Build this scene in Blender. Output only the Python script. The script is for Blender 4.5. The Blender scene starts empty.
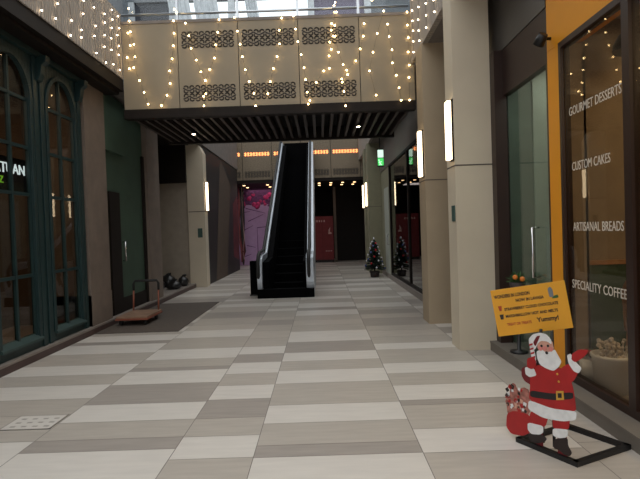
import bpy, bmesh, math, random
from mathutils import Vector, Matrix
random.seed(7)
S = bpy.context.scene
COL = S.collection
PI = math.pi

# ------------------------------------------------------------------ materials
def new_mat(name):
    m = bpy.data.materials.new(name); m.use_nodes = True
    return m, m.node_tree, m.node_tree.nodes['Principled BSDF']

def mat(name, col, rough=.6, metal=0., var=.12, scale=6., bump=0., spec=.5, stretch=(1, 1, 1), coat=0.):
    m, nt, b = new_mat(name)
    tc = nt.nodes.new('ShaderNodeTexCoord'); mp = nt.nodes.new('ShaderNodeMapping')
    mp.inputs['Scale'].default_value = stretch
    nt.links.new(tc.outputs['Object'], mp.inputs[0])
    n = nt.nodes.new('ShaderNodeTexNoise'); n.inputs['Scale'].default_value = scale; n.inputs['Detail'].default_value = 5
    nt.links.new(mp.outputs[0], n.inputs['Vector'])
    r = nt.nodes.new('ShaderNodeValToRGB')
    r.color_ramp.elements[0].position = .3; r.color_ramp.elements[1].position = .7
    r.color_ramp.elements[0].color = tuple(c * (1 - var) for c in col) + (1,)
    r.color_ramp.elements[1].color = tuple(min(1, c * (1 + var)) for c in col) + (1,)
    nt.links.new(n.outputs['Fac'], r.inputs[0]); nt.links.new(r.outputs[0], b.inputs['Base Color'])
    b.inputs['Roughness'].default_value = rough; b.inputs['Metallic'].default_value = metal
    b.inputs['Specular IOR Level'].default_value = spec
    b.inputs['Coat Weight'].default_value = coat
    if bump:
        bp = nt.nodes.new('ShaderNodeBump'); bp.inputs['Strength'].default_value = bump; bp.inputs['Distance'].default_value = .01
        nt.links.new(n.outputs['Fac'], bp.inputs['Height']); nt.links.new(bp.outputs[0], b.inputs['Normal'])
    return m

def glow(name, col, strength):
    m, nt, b = new_mat(name)
    b.inputs['Base Color'].default_value = (*col, 1)
    b.inputs['Emission Color'].default_value = (*col, 1)
    b.inputs['Emission Strength'].default_value = strength
    return m

def glass(name, tint=(.8, .85, .82), ior=1.5, rough=.015):
    m = bpy.data.materials.new(name); m.use_nodes = True; nt = m.node_tree; nt.nodes.clear()
    o = nt.nodes.new('ShaderNodeOutputMaterial'); mx = nt.nodes.new('ShaderNodeMixShader')
    # Schlick reflectance, the same from both faces of the pane
    ge = nt.nodes.new('ShaderNodeNewGeometry'); dp = nt.nodes.new('ShaderNodeVectorMath'); dp.operation = 'DOT_PRODUCT'
    nt.links.new(ge.outputs['Normal'], dp.inputs[0]); nt.links.new(ge.outputs['Incoming'], dp.inputs[1])
    def mth(op, a, b=None):
        n = nt.nodes.new('ShaderNodeMath'); n.operation = op
        for i, v in enumerate((a, b)):
            if v is None: continue
            if isinstance(v, (int, float)): n.inputs[i].default_value = v
            else: nt.links.new(v, n.inputs[i])
        return n.outputs[0]
    f0 = ((ior - 1) / (ior + 1)) ** 2
    q = mth('POWER', mth('SUBTRACT', 1., mth('ABSOLUTE', dp.outputs['Value'])), 5.)
    fr_ = mth('ADD', mth('MULTIPLY', q, 1 - f0), f0)
    t = nt.nodes.new('ShaderNodeBsdfTransparent'); t.inputs[0].default_value = (*tint, 1)
    g = nt.nodes.new('ShaderNodeBsdfGlossy'); g.inputs['Roughness'].default_value = rough
    nt.links.new(fr_, mx.inputs[0]); nt.links.new(t.outputs[0], mx.inputs[1]); nt.links.new(g.outputs[0], mx.inputs[2])
    nt.links.new(mx.outputs[0], o.inputs[0])
    return m

def curtain_mat(name, col):
    m, nt, b = new_mat(name)
    tc = nt.nodes.new('ShaderNodeTexCoord')
    w = nt.nodes.new('ShaderNodeTexWave'); w.wave_type = 'BANDS'; w.bands_direction = 'Y'
    w.inputs['Scale'].default_value = 4.; w.inputs['Distortion'].default_value = 3.; w.inputs['Detail Scale'].default_value = .5
    nt.links.new(tc.outputs['Object'], w.inputs['Vector'])
    bp = nt.nodes.new('ShaderNodeBump'); bp.inputs['Strength'].default_value = .7; bp.inputs['Distance'].default_value = .05
    nt.links.new(w.outputs['Fac'], bp.inputs['Height']); nt.links.new(bp.outputs[0], b.inputs['Normal'])
    b.inputs['Base Color'].default_value = (*col, 1); b.inputs['Roughness'].default_value = .8
    return m

M = {}
M['tile_light'] = mat('tile_light', (.70, .66, .61), .32, var=.05, scale=3, stretch=(1, 6, 1))
M['tile_mid'] = mat('tile_mid', (.49, .445, .395), .34, var=.07, scale=3, stretch=(1, 8, 1))
M['tile_dark'] = mat('tile_dark', (.385, .345, .312), .36, var=.08, scale=3, stretch=(1, 8, 1))
M['tile_tan'] = mat('tile_tan', (.53, .48, .425), .34, var=.07, scale=3, stretch=(1, 8, 1))
M['grout'] = mat('grout', (.2, .18, .165), .8)
M['teal'] = mat('teal_paint', (.012, .033, .034), .42, var=.15, scale=9)
M['teal_sill'] = mat('teal_sill', (.035, .065, .062), .5)
M['brown_stone'] = mat('brown_stone', (.20, .155, .125), .7, var=.12, scale=4, bump=.1)
M['brown_dark'] = mat('brown_dark', (.015, .0105, .0085), .6, spec=.2)
M['kerb_red'] = mat('kerb_red', (.075, .045, .04), .55)
M['kerb_top'] = mat('kerb_top', (.26, .225, .20), .6)
M['cream'] = mat('cream_panel', (.29, .238, .165), .55, var=.05, scale=3)
M['gallery_panel'] = mat('gallery_panel', (.20, .155, .105), .6, var=.45, scale=28)
M['curtain'] = curtain_mat('pleated_curtain', (.42, .365, .315))
M['taupe'] = mat('taupe_panel', (.17, .148, .125), .6, var=.05)
M['pattern'] = mat('pattern_cutout', (.05, .043, .04), .8)
M['pattern_lit'] = glow('pattern_backlit', (1, .58, .25), .75)
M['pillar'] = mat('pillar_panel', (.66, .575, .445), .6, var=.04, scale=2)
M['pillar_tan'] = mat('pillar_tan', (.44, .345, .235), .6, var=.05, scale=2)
M['groove'] = mat('groove', (.12, .10, .085), .8)
M['beige'] = mat('beige_wall', (.40, .345, .28), .75, var=.06)
M['soffit'] = mat('soffit', (.22, .19, .17), .8)
M['slat'] = mat('ceiling_slat', (.055, .04, .035), .5)
M['void'] = mat('ceiling_void', (.012, .01, .01), .9)
M['black'] = mat('black_metal', (.007, .007, .008), .45)
M['matte_black'] = mat('matte_black', (.003, .003, .0035), .8, spec=.03)
M['steel'] = mat('brushed_steel', (.55, .58, .62), .3, 1., var=.06, scale=8, stretch=(1, 1, 12))
M['steel_sky'] = mat('steel_sky_sheen', (.60, .65, .72), .38, .35, var=.08, scale=5)  # pale blue puts the reflected sky into the steel colour
M['chrome'] = mat('chrome', (.7, .7, .7), .15, 1., var=.02)
M['rubber'] = mat('rubber', (.02, .02, .02), .7)
M['yellow'] = mat('yellow_paint', (.82, .32, .008), .5, var=.04, scale=2)
M['frame_brown'] = mat('window_frame_brown', (.03, .014, .01), .4)
M['grey_sign'] = mat('grey_fascia', (.085, .078, .072), .35, var=.1, scale=2)
M['green_wall'] = mat('green_wall', (.055, .098, .065), .7, var=.12, scale=2)
M['green_pale'] = mat('pale_green_panel', (.42, .44, .38), .6, var=.06)
M['lobby_green'] = mat('lobby_green', (.14, .17, .14), .7, var=.1)
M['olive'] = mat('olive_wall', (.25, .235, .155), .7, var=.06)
M['interior'] = mat('dark_interior', (.10, .07, .05), .8)
M['cafe_wall'] = mat('cafe_wall', (.27, .205, .14), .7)
M['cafe_green'] = mat('cafe_green', (.05, .085, .05), .7)
M['wood'] = mat('wood', (.36, .19, .09), .5, var=.2, scale=5, stretch=(1, 1, 6))
M['white_paint'] = mat('white_paint', (.75, .72, .68), .5, var=.03)
M['hoard'] = mat('hoarding_dark', (.026, .022, .021), .55, var=.4, scale=.8)
M['hoard_red'] = mat('hoarding_red', (.16, .03, .035), .6, var=.4, scale=2)
M['purple'] = mat('mural_lilac', (.55, .34, .60), .6, var=.06)
M['purple_line'] = mat('mural_violet', (.17, .06, .20), .6)
M['magenta'] = mat('mural_magenta', (.55, .03, .16), .6, var=.4, scale=10)
M['plum'] = mat('mural_plum', (.13, .03, .12), .6, var=.4, scale=10)
M['red_board'] = mat('red_board', (.22, .022, .028), .5, var=.1)
M['pinkish'] = mat('board_mark', (.7, .45, .42), .6)
M['dark_far'] = mat('far_dark', (.012, .008, .007), .8)
M['mat_floor'] = mat('entrance_mat', (.10, .08, .066), .75, var=.15, scale=30)
M['orange_metal'] = mat('trolley_orange', (.26, .08, .045), .5)
M['trolley_deck'] = mat('trolley_deck', (.28, .17, .11), .6, var=.2)
M['bag'] = mat('black_bag', (.012, .012, .013), .3, bump=.6, scale=14)
M['sconce'] = glow('sconce_glow', (1, .78, .50), 4.2)
M['bulb'] = glow('bulb_glow', (1, .70, .32), 18.)
M['bulb_white'] = glow('bulb_glow_white', (1, .80, .55), 12.)
M['wire'] = mat('string_wire', (.12, .09, .06), .7)
M['down'] = glow('downlight_glow', (1, .8, .6), 25.)
M['far_down'] = glow('far_downlight_glow', (1, .62, .3), 4.)
M['exit_white'] = glow('exit_white', (.75, 1., .85), .9)
M['exit_green'] = glow('exit_green', (.10, .9, .18), .7)
M['lit_text'] = glow('lit_letters', (.70, .88, 1.), 1.3)
M['lit_green'] = glow('lit_green', (.35, 1., .05), .45)
M['plaque'] = mat('plaque_green', (.05, .10, .085), .5)
M['glass_teal'] = glass('glass_left', (.78, .75, .70), 1.5)
M['glass_cafe'] = glass('glass_cafe', (.80, .76, .70), 1.45)
M['glass_right'] = glass('glass_right', (.55, .55, .52), 1.6)
M['glass_door'] = glass('glass_door', (.86, .93, .89), 1.5)
M['glass_rail'] = glass('glass_rail', (.90, .93, .95), 1.4)
M['upper_grey'] = mat('upper_grey', (.20, .22, .24), .8)
M['upper_dark'] = mat('upper_dark', (.03, .035, .05), .5)
M['upper_white'] = mat('upper_white', (.72, .75, .77), .8)
M['upper_violet'] = mat('upper_violet', (.19, .16, .23), .7)
M['letters'] = mat('window_letters', (.66, .60, .52), .7, var=.02)
M['sign_yellow'] = mat('sign_yellow', (.80, .37, .02), .5, var=.04)
M['ink'] = mat('sign_ink', (.03, .015, .008), .6)
M['ink_red'] = mat('sign_ink_red', (.45, .06, .015), .6)
M['s_red'] = mat('cutout_red', (.40, .013, .014), .5, var=.15, scale=9)
M['s_red_dark'] = mat('cutout_dark_red', (.16, .01, .015), .5)
M['s_white'] = mat('cutout_white', (.80, .80, .80), .55, var=.08, scale=25)
M['s_skin'] = mat('cutout_skin', (.66, .36, .27), .55)
M['s_pink'] = mat('cutout_pink', (.72, .25, .22), .55)
M['s_brown'] = mat('cutout_brown', (.022, .013, .012), .5)
M['s_black'] = mat('cutout_black', (.012, .010, .012), .4)
M['s_toy'] = mat('cutout_toys', (.36, .14, .11), .55, var=.5, scale=40)
M['s_gold'] = mat('cutout_gold', (.65, .36, .05), .4)
M['leaf'] = mat('leaf_green', (.045, .13, .03), .6, var=.3, scale=20)
M['pine'] = mat('pine_green', (.012, .026, .018), .7, var=.3, scale=20)
M['orange'] = mat('orange_fruit', (.75, .22, .03), .5)
M['bauble_blue'] = mat('bauble_blue', (.10, .14, .36), .2, .5)
M['bauble_white'] = mat('bauble_silver', (.7, .7, .75), .2, .5)
M['bauble_red'] = mat('bauble_red', (.5, .03, .04), .2, .4)
M['pot'] = mat('dark_pot', (.04, .03, .03), .6)
M['twig'] = mat('pale_dried_flower', (.55, .48, .40), .8, var=.3, scale=30)

# ------------------------------------------------------------------ builders
class B:
    def __init__(s): s.bm = bmesh.new()
    def face(s, pts, mi=0):
        f = s.bm.faces.new([s.bm.verts.new(p) for p in pts]); f.material_index = mi; return f
    def box(s, x0, x1, y0, y1, z0, z1, mi=0):
        v = [s.bm.verts.new((x, y, z)) for x in (x0, x1) for y in (y0, y1) for z in (z0, z1)]
        for q in ((0, 1, 3, 2), (4, 6, 7, 5), (0, 4, 5, 1), (2, 3, 7, 6), (0, 2, 6, 4), (1, 5, 7, 3)):
            f = s.bm.faces.new([v[i] for i in q]); f.material_index = mi
        return s
    def prism(s, pts, vec, mi=0):
        """closed solid: the polygon pts (3-D) pushed along vec"""
        vec = Vector(vec)
        a = [s.bm.verts.new(p) for p in pts]; b = [s.bm.verts.new(Vector(p) + vec) for p in pts]
        n = len(pts)
        fs = [s.bm.faces.new(a[::-1]), s.bm.faces.new(b)]
        for i in range(n): fs.append(s.bm.faces.new((a[i], a[(i + 1) % n], b[(i + 1) % n], b[i])))
        for f in fs: f.material_index = mi
        return s
    def tube(s, pts, r, n=8, mi=0, cap=True, smooth=True):
        pts = [Vector(p) for p in pts]; rings = []
        rr = r if isinstance(r, (list, tuple)) else [r] * len(pts)
        up = None
        for i, p in enumerate(pts):
            d = (pts[min(i + 1, len(pts) - 1)] - pts[max(i - 1, 0)]).normalized()
            if up is None: up = Vector((0, 0, 1)) if abs(d.z) < .9 else Vector((1, 0, 0))
            e1 = d.cross(up).normalized(); e2 = e1.cross(d); up = e2 if e2.length > .1 else up
            rings.append([s.bm.verts.new(p + rr[i] * (math.cos(2 * PI * k / n) * e1 + math.sin(2 * PI * k / n) * e2)) for k in range(n)])
        for a, b in zip(rings, rings[1:]):
            for k in range(n):
                f = s.bm.faces.new((a[k], a[(k + 1) % n], b[(k + 1) % n], b[k])); f.material_index = mi; f.smooth = smooth
        if cap:
            for rg in (rings[0][::-1], rings[-1]):
                f = s.bm.faces.new(rg); f.material_index = mi
        return s
    def lathe(s, c, prof, n=20, mi=0):
        rings = []
        for r, z in prof:
            rings.append([s.bm.verts.new((c[0] + r * math.cos(2 * PI * k / n), c[1] + r * math.sin(2 * PI * k / n), c[2] + z)) for k in range(n)])
        for a, b in zip(rings, rings[1:]):
            for k in range(n):
                f = s.bm.faces.new((a[k], a[(k + 1) % n], b[(k + 1) % n], b[k])); f.material_index = mi; f.smooth = True
        for rg in (rings[0][::-1], rings[-1]):
            f = s.bm.faces.new(rg); f.material_index = mi
        return s
    def ball(s, c, r, u=8, v=6, mi=0, sc=(1, 1, 1)):
        mt = Matrix.Translation(c) @ Matrix.Diagonal((*sc, 1))
        ret = bmesh.ops.create_uvsphere(s.bm, u_segments=u, v_segments=v, radius=r, matrix=mt)
        for vt in ret['verts']:
            for f in vt.link_faces: f.material_index = mi; f.smooth = True
        return s
    def build(s, name, mats, parent=None, bevel=0., local=False):
        me = bpy.data.meshes.new(name)
        bmesh.ops.recalc_face_normals(s.bm, faces=s.bm.faces)
        if parent is not None and not local:
            w = WL(parent); bmesh.ops.translate(s.bm, verts=s.bm.verts, vec=-w)
        s.bm.to_mesh(me); s.bm.free()
        for m in (mats if isinstance(mats, (list, tuple)) else [mats]): me.materials.append(M[m])
        o = bpy.data.objects.new(name, me); COL.objects.link(o)
        if parent is not None: o.parent = parent
        if bevel:
            bv = o.modifiers.new('bevel', 'BEVEL'); bv.width = bevel; bv.segments = 2; bv.limit_method = 'ANGLE'
        return o

def WL(o):
    w = Vector((0, 0, 0))
    while o is not None: w += o.location; o = o.parent
    return w

def tag(o, label, cat, group=None, kind=None):
    o['label'] = label; o['category'] = cat
    if group: o['group'] = group
    if kind: o['kind'] = kind
    return o

def thing(name, loc, label, cat, group=None):
    o = bpy.data.objects.new(name, None); o.empty_display_size = .1; COL.objects.link(o); o.location = loc
    return tag(o, label, cat, group)

def struct(o, label=None):
    o['kind'] = 'structure'
    if label: o['label'] = label
    return o

def sroot(name, loc, label=None):
    o = bpy.data.objects.new(name, None); COL.objects.link(o); o.location = loc
    return struct(o, label)

def dup(o, parent=None, loc=None):
    c = o.copy(); COL.objects.link(c)
    if parent is not None: c.parent = parent
    if loc is not None: c.location = loc
    for ch in list(o.children): dup(ch, c)
    return c

def text(name, body, size, mtx, matname, parent=None, depth=.002, align='LEFT', xs=1., bold=0.):
    cu = bpy.data.curves.new(name, 'FONT'); cu.body = body; cu.size = size; cu.extrude = depth; cu.align_x = align
    cu.resolution_u = 3; cu.offset = bold * size
    t = bpy.data.objects.new(name, cu); COL.objects.link(t)
    bpy.context.view_layer.update()
    dg = bpy.context.evaluated_depsgraph_get()
    me = bpy.data.meshes.new_from_object(t.evaluated_get(dg))
    bpy.data.objects.remove(t)
    me.transform(mtx @ Matrix.Diagonal((xs, 1, 1, 1)))
    me.materials.clear(); me.materials.append(M[matname])
    o = bpy.data.objects.new(name, me); COL.objects.link(o)
    if parent is not None: o.parent = parent
    return o

def basis(o, ex, ey, ez):
    m = Matrix.Identity(4)
    for i, v in enumerate((ex, ey, ez, o)):
        for k in range(3): m[k][i] = v[k]
    return m

# ------------------------------------------------------------------ floor
def bands(seq, ystart, yend, rnd):
    """seq: [(upper edge, tone)], then irregular courses in the same rhythm"""
    out = []; y = ystart
    for ye, t in seq: out.append((y, ye, t)); y = ye
    last = seq[-1][1]
    while y < yend:
        w = rnd.choice((.3, .42, .55, .62)); t = rnd.choice([q for q in (0, 1, 1, 2, 0, 3) if q != last]); last = t
        out.append((y, y + w, t)); y += w
    return out
L_, M_, D_, T_ = 0, 1, 2, 3
C1 = [(3.23, L_), (3.41, D_), (3.8, M_), (4.2, L_), (4.79, M_), (5.24, L_), (5.61, M_), (6.01, L_), (6.57, D_), (7.26, L_), (7.7, M_), (8.17, T_), (8.6, M_)]
C2 = [(3.22, M_), (3.61, L_), (4.1, M_), (4.22, D_), (4.63, L_), (5.01, M_), (5.4, L_), (6.01, M_), (6.34, L_), (6.72, M_), (7.13, T_), (7.51, M_)]
C3 = [(3.24, M_), (3.6, L_), (3.95, M_), (4.39, D_), (4.79, L_), (5.18, M_), (5.62, L_), (6.0, D_), (6.39, L_), (6.88, M_), (7.39, T_), (7.85, M_)]
C4 = [(3.41, L_), (3.61, D_), (3.95, M_), (4.36, L_), (4.92, D_), (5.39, L_), (5.52, D_), (5.87, M_), (6.39, L_), (7.06, M_), (7.59, L_)]
C5 = [(3.61, L_), (3.84, M_), (4.14, T_), (4.55, M_), (4.97, L_), (5.33, M_), (5.74, L_), (6.27, M_), (6.79, L_), (6.97, D_), (7.38, L_), (7.55, M_)]
C6 = [(3.3, M_), (4.2, M_), (5.6, M_), (6.2, D_)]
fl = B()
xs = [-3.6, -2.18, -1.07, -.5, .63, 1.69, 2.2]
pre = [(-6 + .45 * k, None) for k in range(18)]
for ci, seq in enumerate((C5, C4, C3, C1, C2, C6)):
    rnd = random.Random(20 + ci)
    bs = bands(seq, 2.75, 25., rnd)
    y = -6.
    while y < 2.75:
        w = min(rnd.choice((.3, .42, .55, .62)), 2.75 - y)
        if 2.75 - y - w < .12: w = 2.75 - y
        bs.append((y, y + w, rnd.choice((0, 1, 2, 0, 1)))); y += w
    for y0, y1, t in bs:
        g = .0025
        x0, x1 = xs[ci] + g, xs[ci + 1] - g
        if ci == 0: x0 = -5.2
        if ci == 5: x1 = 2.4
        fl.face([(x0, y0 + g, 0), (x1, y0 + g, 0), (x1, y1 - g, 0), (x0, y1 - g, 0)], t)
fl.box(-5.2, 2.4, -6, 25.6, -.2, -.002, 4)
struct(fl.build('floor', ['tile_light', 'tile_mid', 'tile_dark', 'tile_tan', 'grout']))

# ------------------------------------------------------------------ left ground floor
XL = -3.64
k = B(); k.box(-5., -3.56, -6, 15., 0, .085, 0); k.box(-5., -3.565, -6, 15., .085, .115, 1)
struct(k.build('trim_1', ['kerb_red', 'kerb_top']))

# teal shopfront with arched windows
WC = [2.4, 3.55, 4.7, 5.85, 7.0]; HW = .37; ZB, ZS = .27, 3.28; Z0, Z1 = .115, 3.95; PITCH = 1.15
def arch_pts(c, hw, zs, n=16, rise=None):
    rise = rise or hw * 1.2
    return [(c + hw * math.cos(PI * i / n), zs + rise * math.sin(PI * i / n)) for i in range(n + 1)]   # from +y to -y
w = B()
X0, X1 = XL - .05, XL
for c in WC:
    a, b = c - PITCH / 2, c + PITCH / 2
    w.box(X0, X1, a, c - HW, Z0, ZS); w.box(X0, X1, c + HW, b, Z0, ZS)
    w.box(X0, X1, c - HW, c + HW, Z0, ZB)
    ap = arch_pts(c, HW, ZS)
    top = [(b - (b - a) * i / 16, Z1) for i in range(17)]
    for i in range(16):
        q = [ap[i], ap[i + 1], top[i + 1], top[i]]
        w.prism([(X0, y, z) for y, z in q], (X1 - X0, 0, 0))
    for yy, zz in ((b, ZS), (a, ZS)):
        pass
    w.prism([(X0, b, ZS), (X0, c + HW, ZS), (X0, b, Z1)], (X1 - X0, 0, 0))
    w.prism([(X0, a, ZS), (X0, a, Z1), (X0, c - HW, ZS)], (X1 - X0, 0, 0))
    # raised architrave, bottom panel and centre pilaster
    ring_o = [(c + HW + .06, ZB - .02)] + arch_pts(c, HW + .06, ZS, 16, HW * 1.2 + .06) + [(c - HW - .06, ZB - .02)]
    ring_i = [(c + HW, ZB - .02)] + arch_pts(c, HW, ZS, 16) + [(c - HW, ZB - .02)]
    for i in range(len(ring_o) - 1):
        q = [ring_i[i], ring_o[i], ring_o[i + 1], ring_i[i + 1]]
        w.prism([(X1, y, z) for y, z in q], (.025, 0, 0))
    w.box(X1, X1 + .02, a + .03, a + .12, Z0, Z1); w.box(X1, X1 + .02, b - .12, b - .03, Z0, Z1)
w.box(XL - .05, XL + .06, 1.8, 7.6, 3.86, 3.95)
for c in (1.85, 3.0, 4.13, 5.28, 6.43, 7.48):       # curved brackets under the cornice
    pr = [(0, 3.55), (.05, 3.57), (.08, 3.65), (.10, 3.76), (.15, 3.80), (.16, 3.88), (0, 3.88)]
    w.prism([(XL + x, c - .05, z) for x, z in pr], (0, .10, 0))
shop = struct(w.build('wall_left', 'teal', bevel=.004), 'dark teal painted timber shopfront with arched windows')
wn = 0
for c in WC:
    wn += 1
    r = sroot('window_%d' % wn, (XL - .06, c, ZB))
    g = B(); ap = [(c + HW, ZB)] + arch_pts(c, HW, ZS) + [(c - HW, ZB)]
    g.prism([(XL - .048, y, z) for y, z in ap], (.008, 0, 0)); g.build('pane', 'glass_teal', r)
    f = B()
    for z in (1.05, 2.07, 2.66, 3.27): f.box(XL - .06, XL - .02, c - HW, c + HW, z - .02, z + .02)
    f.box(XL - .06, XL - .015, c - .018, c + .018, ZB, ZS + HW * 1.15)
    for s_ in (-1, 1): f.box(XL - .06, XL - .01, c + s_ * HW - .02, c + s_ * HW + .02, ZB, ZS)
    f.build('glazing_bars', 'teal', r)
    f = B(); f.prism([(XL - .06, c - HW - .04, ZB - .02), (XL + .05, c - HW - .04, ZB - .05), (XL + .05, c - HW - .04, ZB - .02), (XL - .06, c - HW - .04, ZB + .04)], (0, 2 * HW + .08, 0))
    f.build('window_sill', 'teal_sill', r)
# shop interior
r_ = B(); r_.box(-6.6, -6.5, 1.5, 8., 0, 4); r_.box(-6.5, -3.8, 1.4, 1.5, 0, 4); r_.box(-6.5, -3.8, 7.9, 8., 0, 4); r_.box(-6.5, -3.8, 1.5, 8, 3.95, 4.05)
r_.box(-6.5, -5.2, 1.5, 7.9, -.05, 0.0)
struct(r_.build('wall_interior', 'interior'))
# lit sign hanging inside the shop
sg = thing('hanging_sign', (-3.77, 6.05, 2.38), 'lit white letters hanging behind the nearest arched shop window', 'sign')
bd = B(); bd.box(-3.80, -3.77, 5.50, 6.50, 2.08, 2.52); bd.build('backing_board', 'matte_black', sg)
for y in (5.7, 6.3):
    bd = B(); bd.tube([(-3.785, y, 2.52), (-3.785, y, 3.95)], .006, 6); bd.build('hanging_wire', 'wire', sg)
mt = basis(Vector((.004, -.36, -.06)), Vector((0, 1, 0)), Vector((0, 0, 1)), Vector((1, 0, 0)))
text('letter', 'ATUAN', .18, mt, 'lit_text', sg, .006, xs=.98)
mt = basis(Vector((.004, -.33, -.19)), Vector((0, 1, 0)), Vector((0, 0, 1)), Vector((1, 0, 0)))
text('lettering', 'FZ', .12, mt, 'lit_green', sg, .006)

# cornice under the parapet
c = B(); c.box(-3.72, -3.30, -6, 8.45, 3.98, 4.18); c.box(-3.72, -3.38, -6, 8.45, 3.93, 3.98)
struct(c.build('trim_2', 'brown_dark'))

# pillars and recesses on the left
p = B(); p.box(-4.3, -3.6, 7.6, 8.32, .115, 3.98); p.box(-4.3, -3.59, 7.6, 8.32, .115, .6)
struct(p.build('wall_pillar', 'brown_stone'), 'brown stone pillar beside the teal shopfront')
g = B(); g.box(-4.1, -3.70, 8.32, 10.3, .115, 3.98); g.box(-3.70, -3.62, 8.32, 9.2, 3.0, 3.98); g.box(-3.70, -3.67, 8.32, 10.3, .115, .38, 1)
g.box(-3.70, -3.66, 8.55, 8.98, .115, 2.3, 1); g.box(-3.70, -3.66, 10.2, 10.3, .115, 3.15, 1)
struct(g.build('wall_recess', ['green_wall', 'brown_dark']), 'dark green painted recess wall')
dr = sroot('door_1', (-3.70, 9.2, .115))
d = B(); d.box(-3.70, -3.67, 9.0, 9.95, .38, 2.3); d.build('door_leaf', 'green_wall', dr)
d = B(); d.tube([(-3.67, 9.06, 1.05), (-3.62, 9.06, 1.05), (-3.62, 9.06, 1.4), (-3.67, 9.06, 1.4)], .014, 8); d.build('door_handle', 'chrome', dr)
p = B(); p.box(-4.3, -3.6, 10.3, 11.05, .115, 3.98)
struct(p.build('wall_pillar', 'brown_stone'), 'brown pillar between the green recess and the alcove')
a = B(); a.box(-5.1, -5.0, 11.05, 14.0, 0, 4.2); a.box(-5.0, -3.7, 13.85, 14., .115, 3.5, 0); a.box(-5., -4.3, 11.05, 11.15, .115, 3.5)
a.box(-5.0, -3.72, 13.70, 13.85, 2.95, 4.0, 1); a.box(-5., -3.64, 11.05, 13.85, 4.0, 4.1, 1)
struct(a.build('wall_alcove', ['beige', 'brown_dark']), 'beige alcove wall')
p = B(); prof = [(-3.72, 0), (-3.25, 0), (-3.25, 3.78), (-3.36, 4.0), (-3.58, 4.04), (-3.72, 4.04)]
p.prism([(x, 13.8, z) for x, z in prof], (0, .36, 0)); p.box(-3.7, -3.248, 13.795, 14.16, 2.12, 2.14, 1)
struct(p.build('wall_pillar', ['pillar', 'groove']), 'beige pillar with wall light beside the dark hoarding')
# hoarding
h_ = B(); h_.box(-3.45, -3.33, 14.18, 19.9, 0, 4.02)
h_.prism([(-3.33, 15.4, 0), (-3.33, 17.2, 0), (-3.33, 18.4, 3.3), (-3.33, 16.6, 4.0)], (.004, 0, 0), 1)
h_.prism([(-3.33, 18.6, .6), (-3.33, 19.8, .4), (-3.33, 19.8, 3.0), (-3.33, 18.8, 2.6)], (.005, 0, 0), 2)
hd = h_.build('hoarding', ['hoard', 'interior', 'hoard_red'])
tag(hd, 'tall dark printed hoarding along the left wall past the beige pillar', 'hoarding')
rg = random.Random(3)
cl = thing('cloth_bundle', (-3.3, 20.75, 0), 'ragged pinkish brown hanging strips at the far end of the dark hoarding', 'cloth')
for i in range(6):
    c = B(); y = 20.5 + .09 * i; x = -3.34 + rg.uniform(-.06, .06); pts = [(x + rg.uniform(-.05, .05), y + rg.uniform(-.03, .03), z) for z in (3.4, 2.7, 2.0, 1.3, .7, .1 + rg.uniform(0, .3))]
    c.tube(pts, [.03, .06, .05, .07, .05, .03], 6); c.build('strip', ('hoard_red', 'hoard', 'pinkish')[i % 3], cl)

# ------------------------------------------------------------------ left upper floor and parapet
u = B(); u.box(-3.36, -3.28, -6, 8.40, 4.18, 5.28)
struct(u.build('wall_parapet', 'curtain'), 'pale pleated parapet cladding on the upper left')
u = B(); u.box(-8., -3.36, -6, 25.5, 4.05, 4.18); u.box(-3.36, -3.30, 10.95, 20, 4.05, 5.2)
struct(u.build('ceiling_left', 'soffit'))
u = B(); u.box(1.72, 2.1, 5.8, 25.5, 4.28, 4.4); u.box(2.1, 6, -6, 25.5, 4.28, 4.4)
u.box(1.72, 2.1, -6, 5.8, 4.28, 4.4)
struct(u.build('ceiling_right', 'soffit'))
u = B(); u.box(1.64, 1.72, 6.22, 8.40, 4.28, 5.35); u.box(1.64, 1.72, -6, 5.8, 4.28, 5.35); u.box(1.64, 1.72, 10.95, 20, 4.28, 5.2)
struct(u.build('wall_parapet', 'curtain'), 'pale parapet cladding on the upper right')
# upper walls
u = B(); u.box(-8.2, -8, -6, 25.5, 4.18, 12); u.box(6, 6.2, -6, 25.5, 4.4, 12)
struct(u.build('wall_upper', 'upper_grey'))

# ------------------------------------------------------------------ footbridge
YB = 8.4
br = thing('footbridge', (-.8, YB, 3.6), 'cream footbridge with perforated panels crossing over the walkway', 'footbridge')
seams = [-3.28, -2.33, -1.30, -.275, .76, 1.69]
def scroll(bm, x0, x1, z0, z1, y, mi):
    """two rows of curled openwork marks"""
    n = 9; dx = (x1 - x0) / n; dz = (z1 - z0) / 2; w_ = .023
    def stroke(pts):
        for (ax, az), (bx, bz) in zip(pts, pts[1:]):
            d_ = Vector((bx - ax, bz - az)); nrm = Vector((-d_.y, d_.x)).normalized() * w_ * .5; e = d_.normalized() * .006
            q = [(ax - e.x + nrm.x, az - e.y + nrm.y), (bx + e.x + nrm.x, bz + e.y + nrm.y), (bx + e.x - nrm.x, bz + e.y - nrm.y), (ax - e.x - nrm.x, az - e.y - nrm.y)]
            f = bm.bm.faces.new([bm.bm.verts.new((X, y, Z)) for X, Z in q]); f.material_index = mi
    for r in range(2):
        for i in range(n):
            cx = x0 + dx * (i + .5); cz = z0 + dz * (r + .5); m = 1 if (i + r) % 2 else -1; a = dz * .27
            stroke([(cx + m * a * .9 * math.cos(q * PI / 8 - .5), cz + a * .75 + a * .8 * math.sin(q * PI / 8 - .5)) for q in range(9)])
            stroke([(cx - m * a * .9 * math.cos(q * PI / 8 - .5), cz - a * .75 - a * .8 * math.sin(q * PI / 8 - .5)) for q in range(9)])
            stroke([(cx + m * dx * .45, cz - a * .6), (cx - m * dx * .1, cz), (cx - m * dx * .45, cz + a * .6)])
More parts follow.
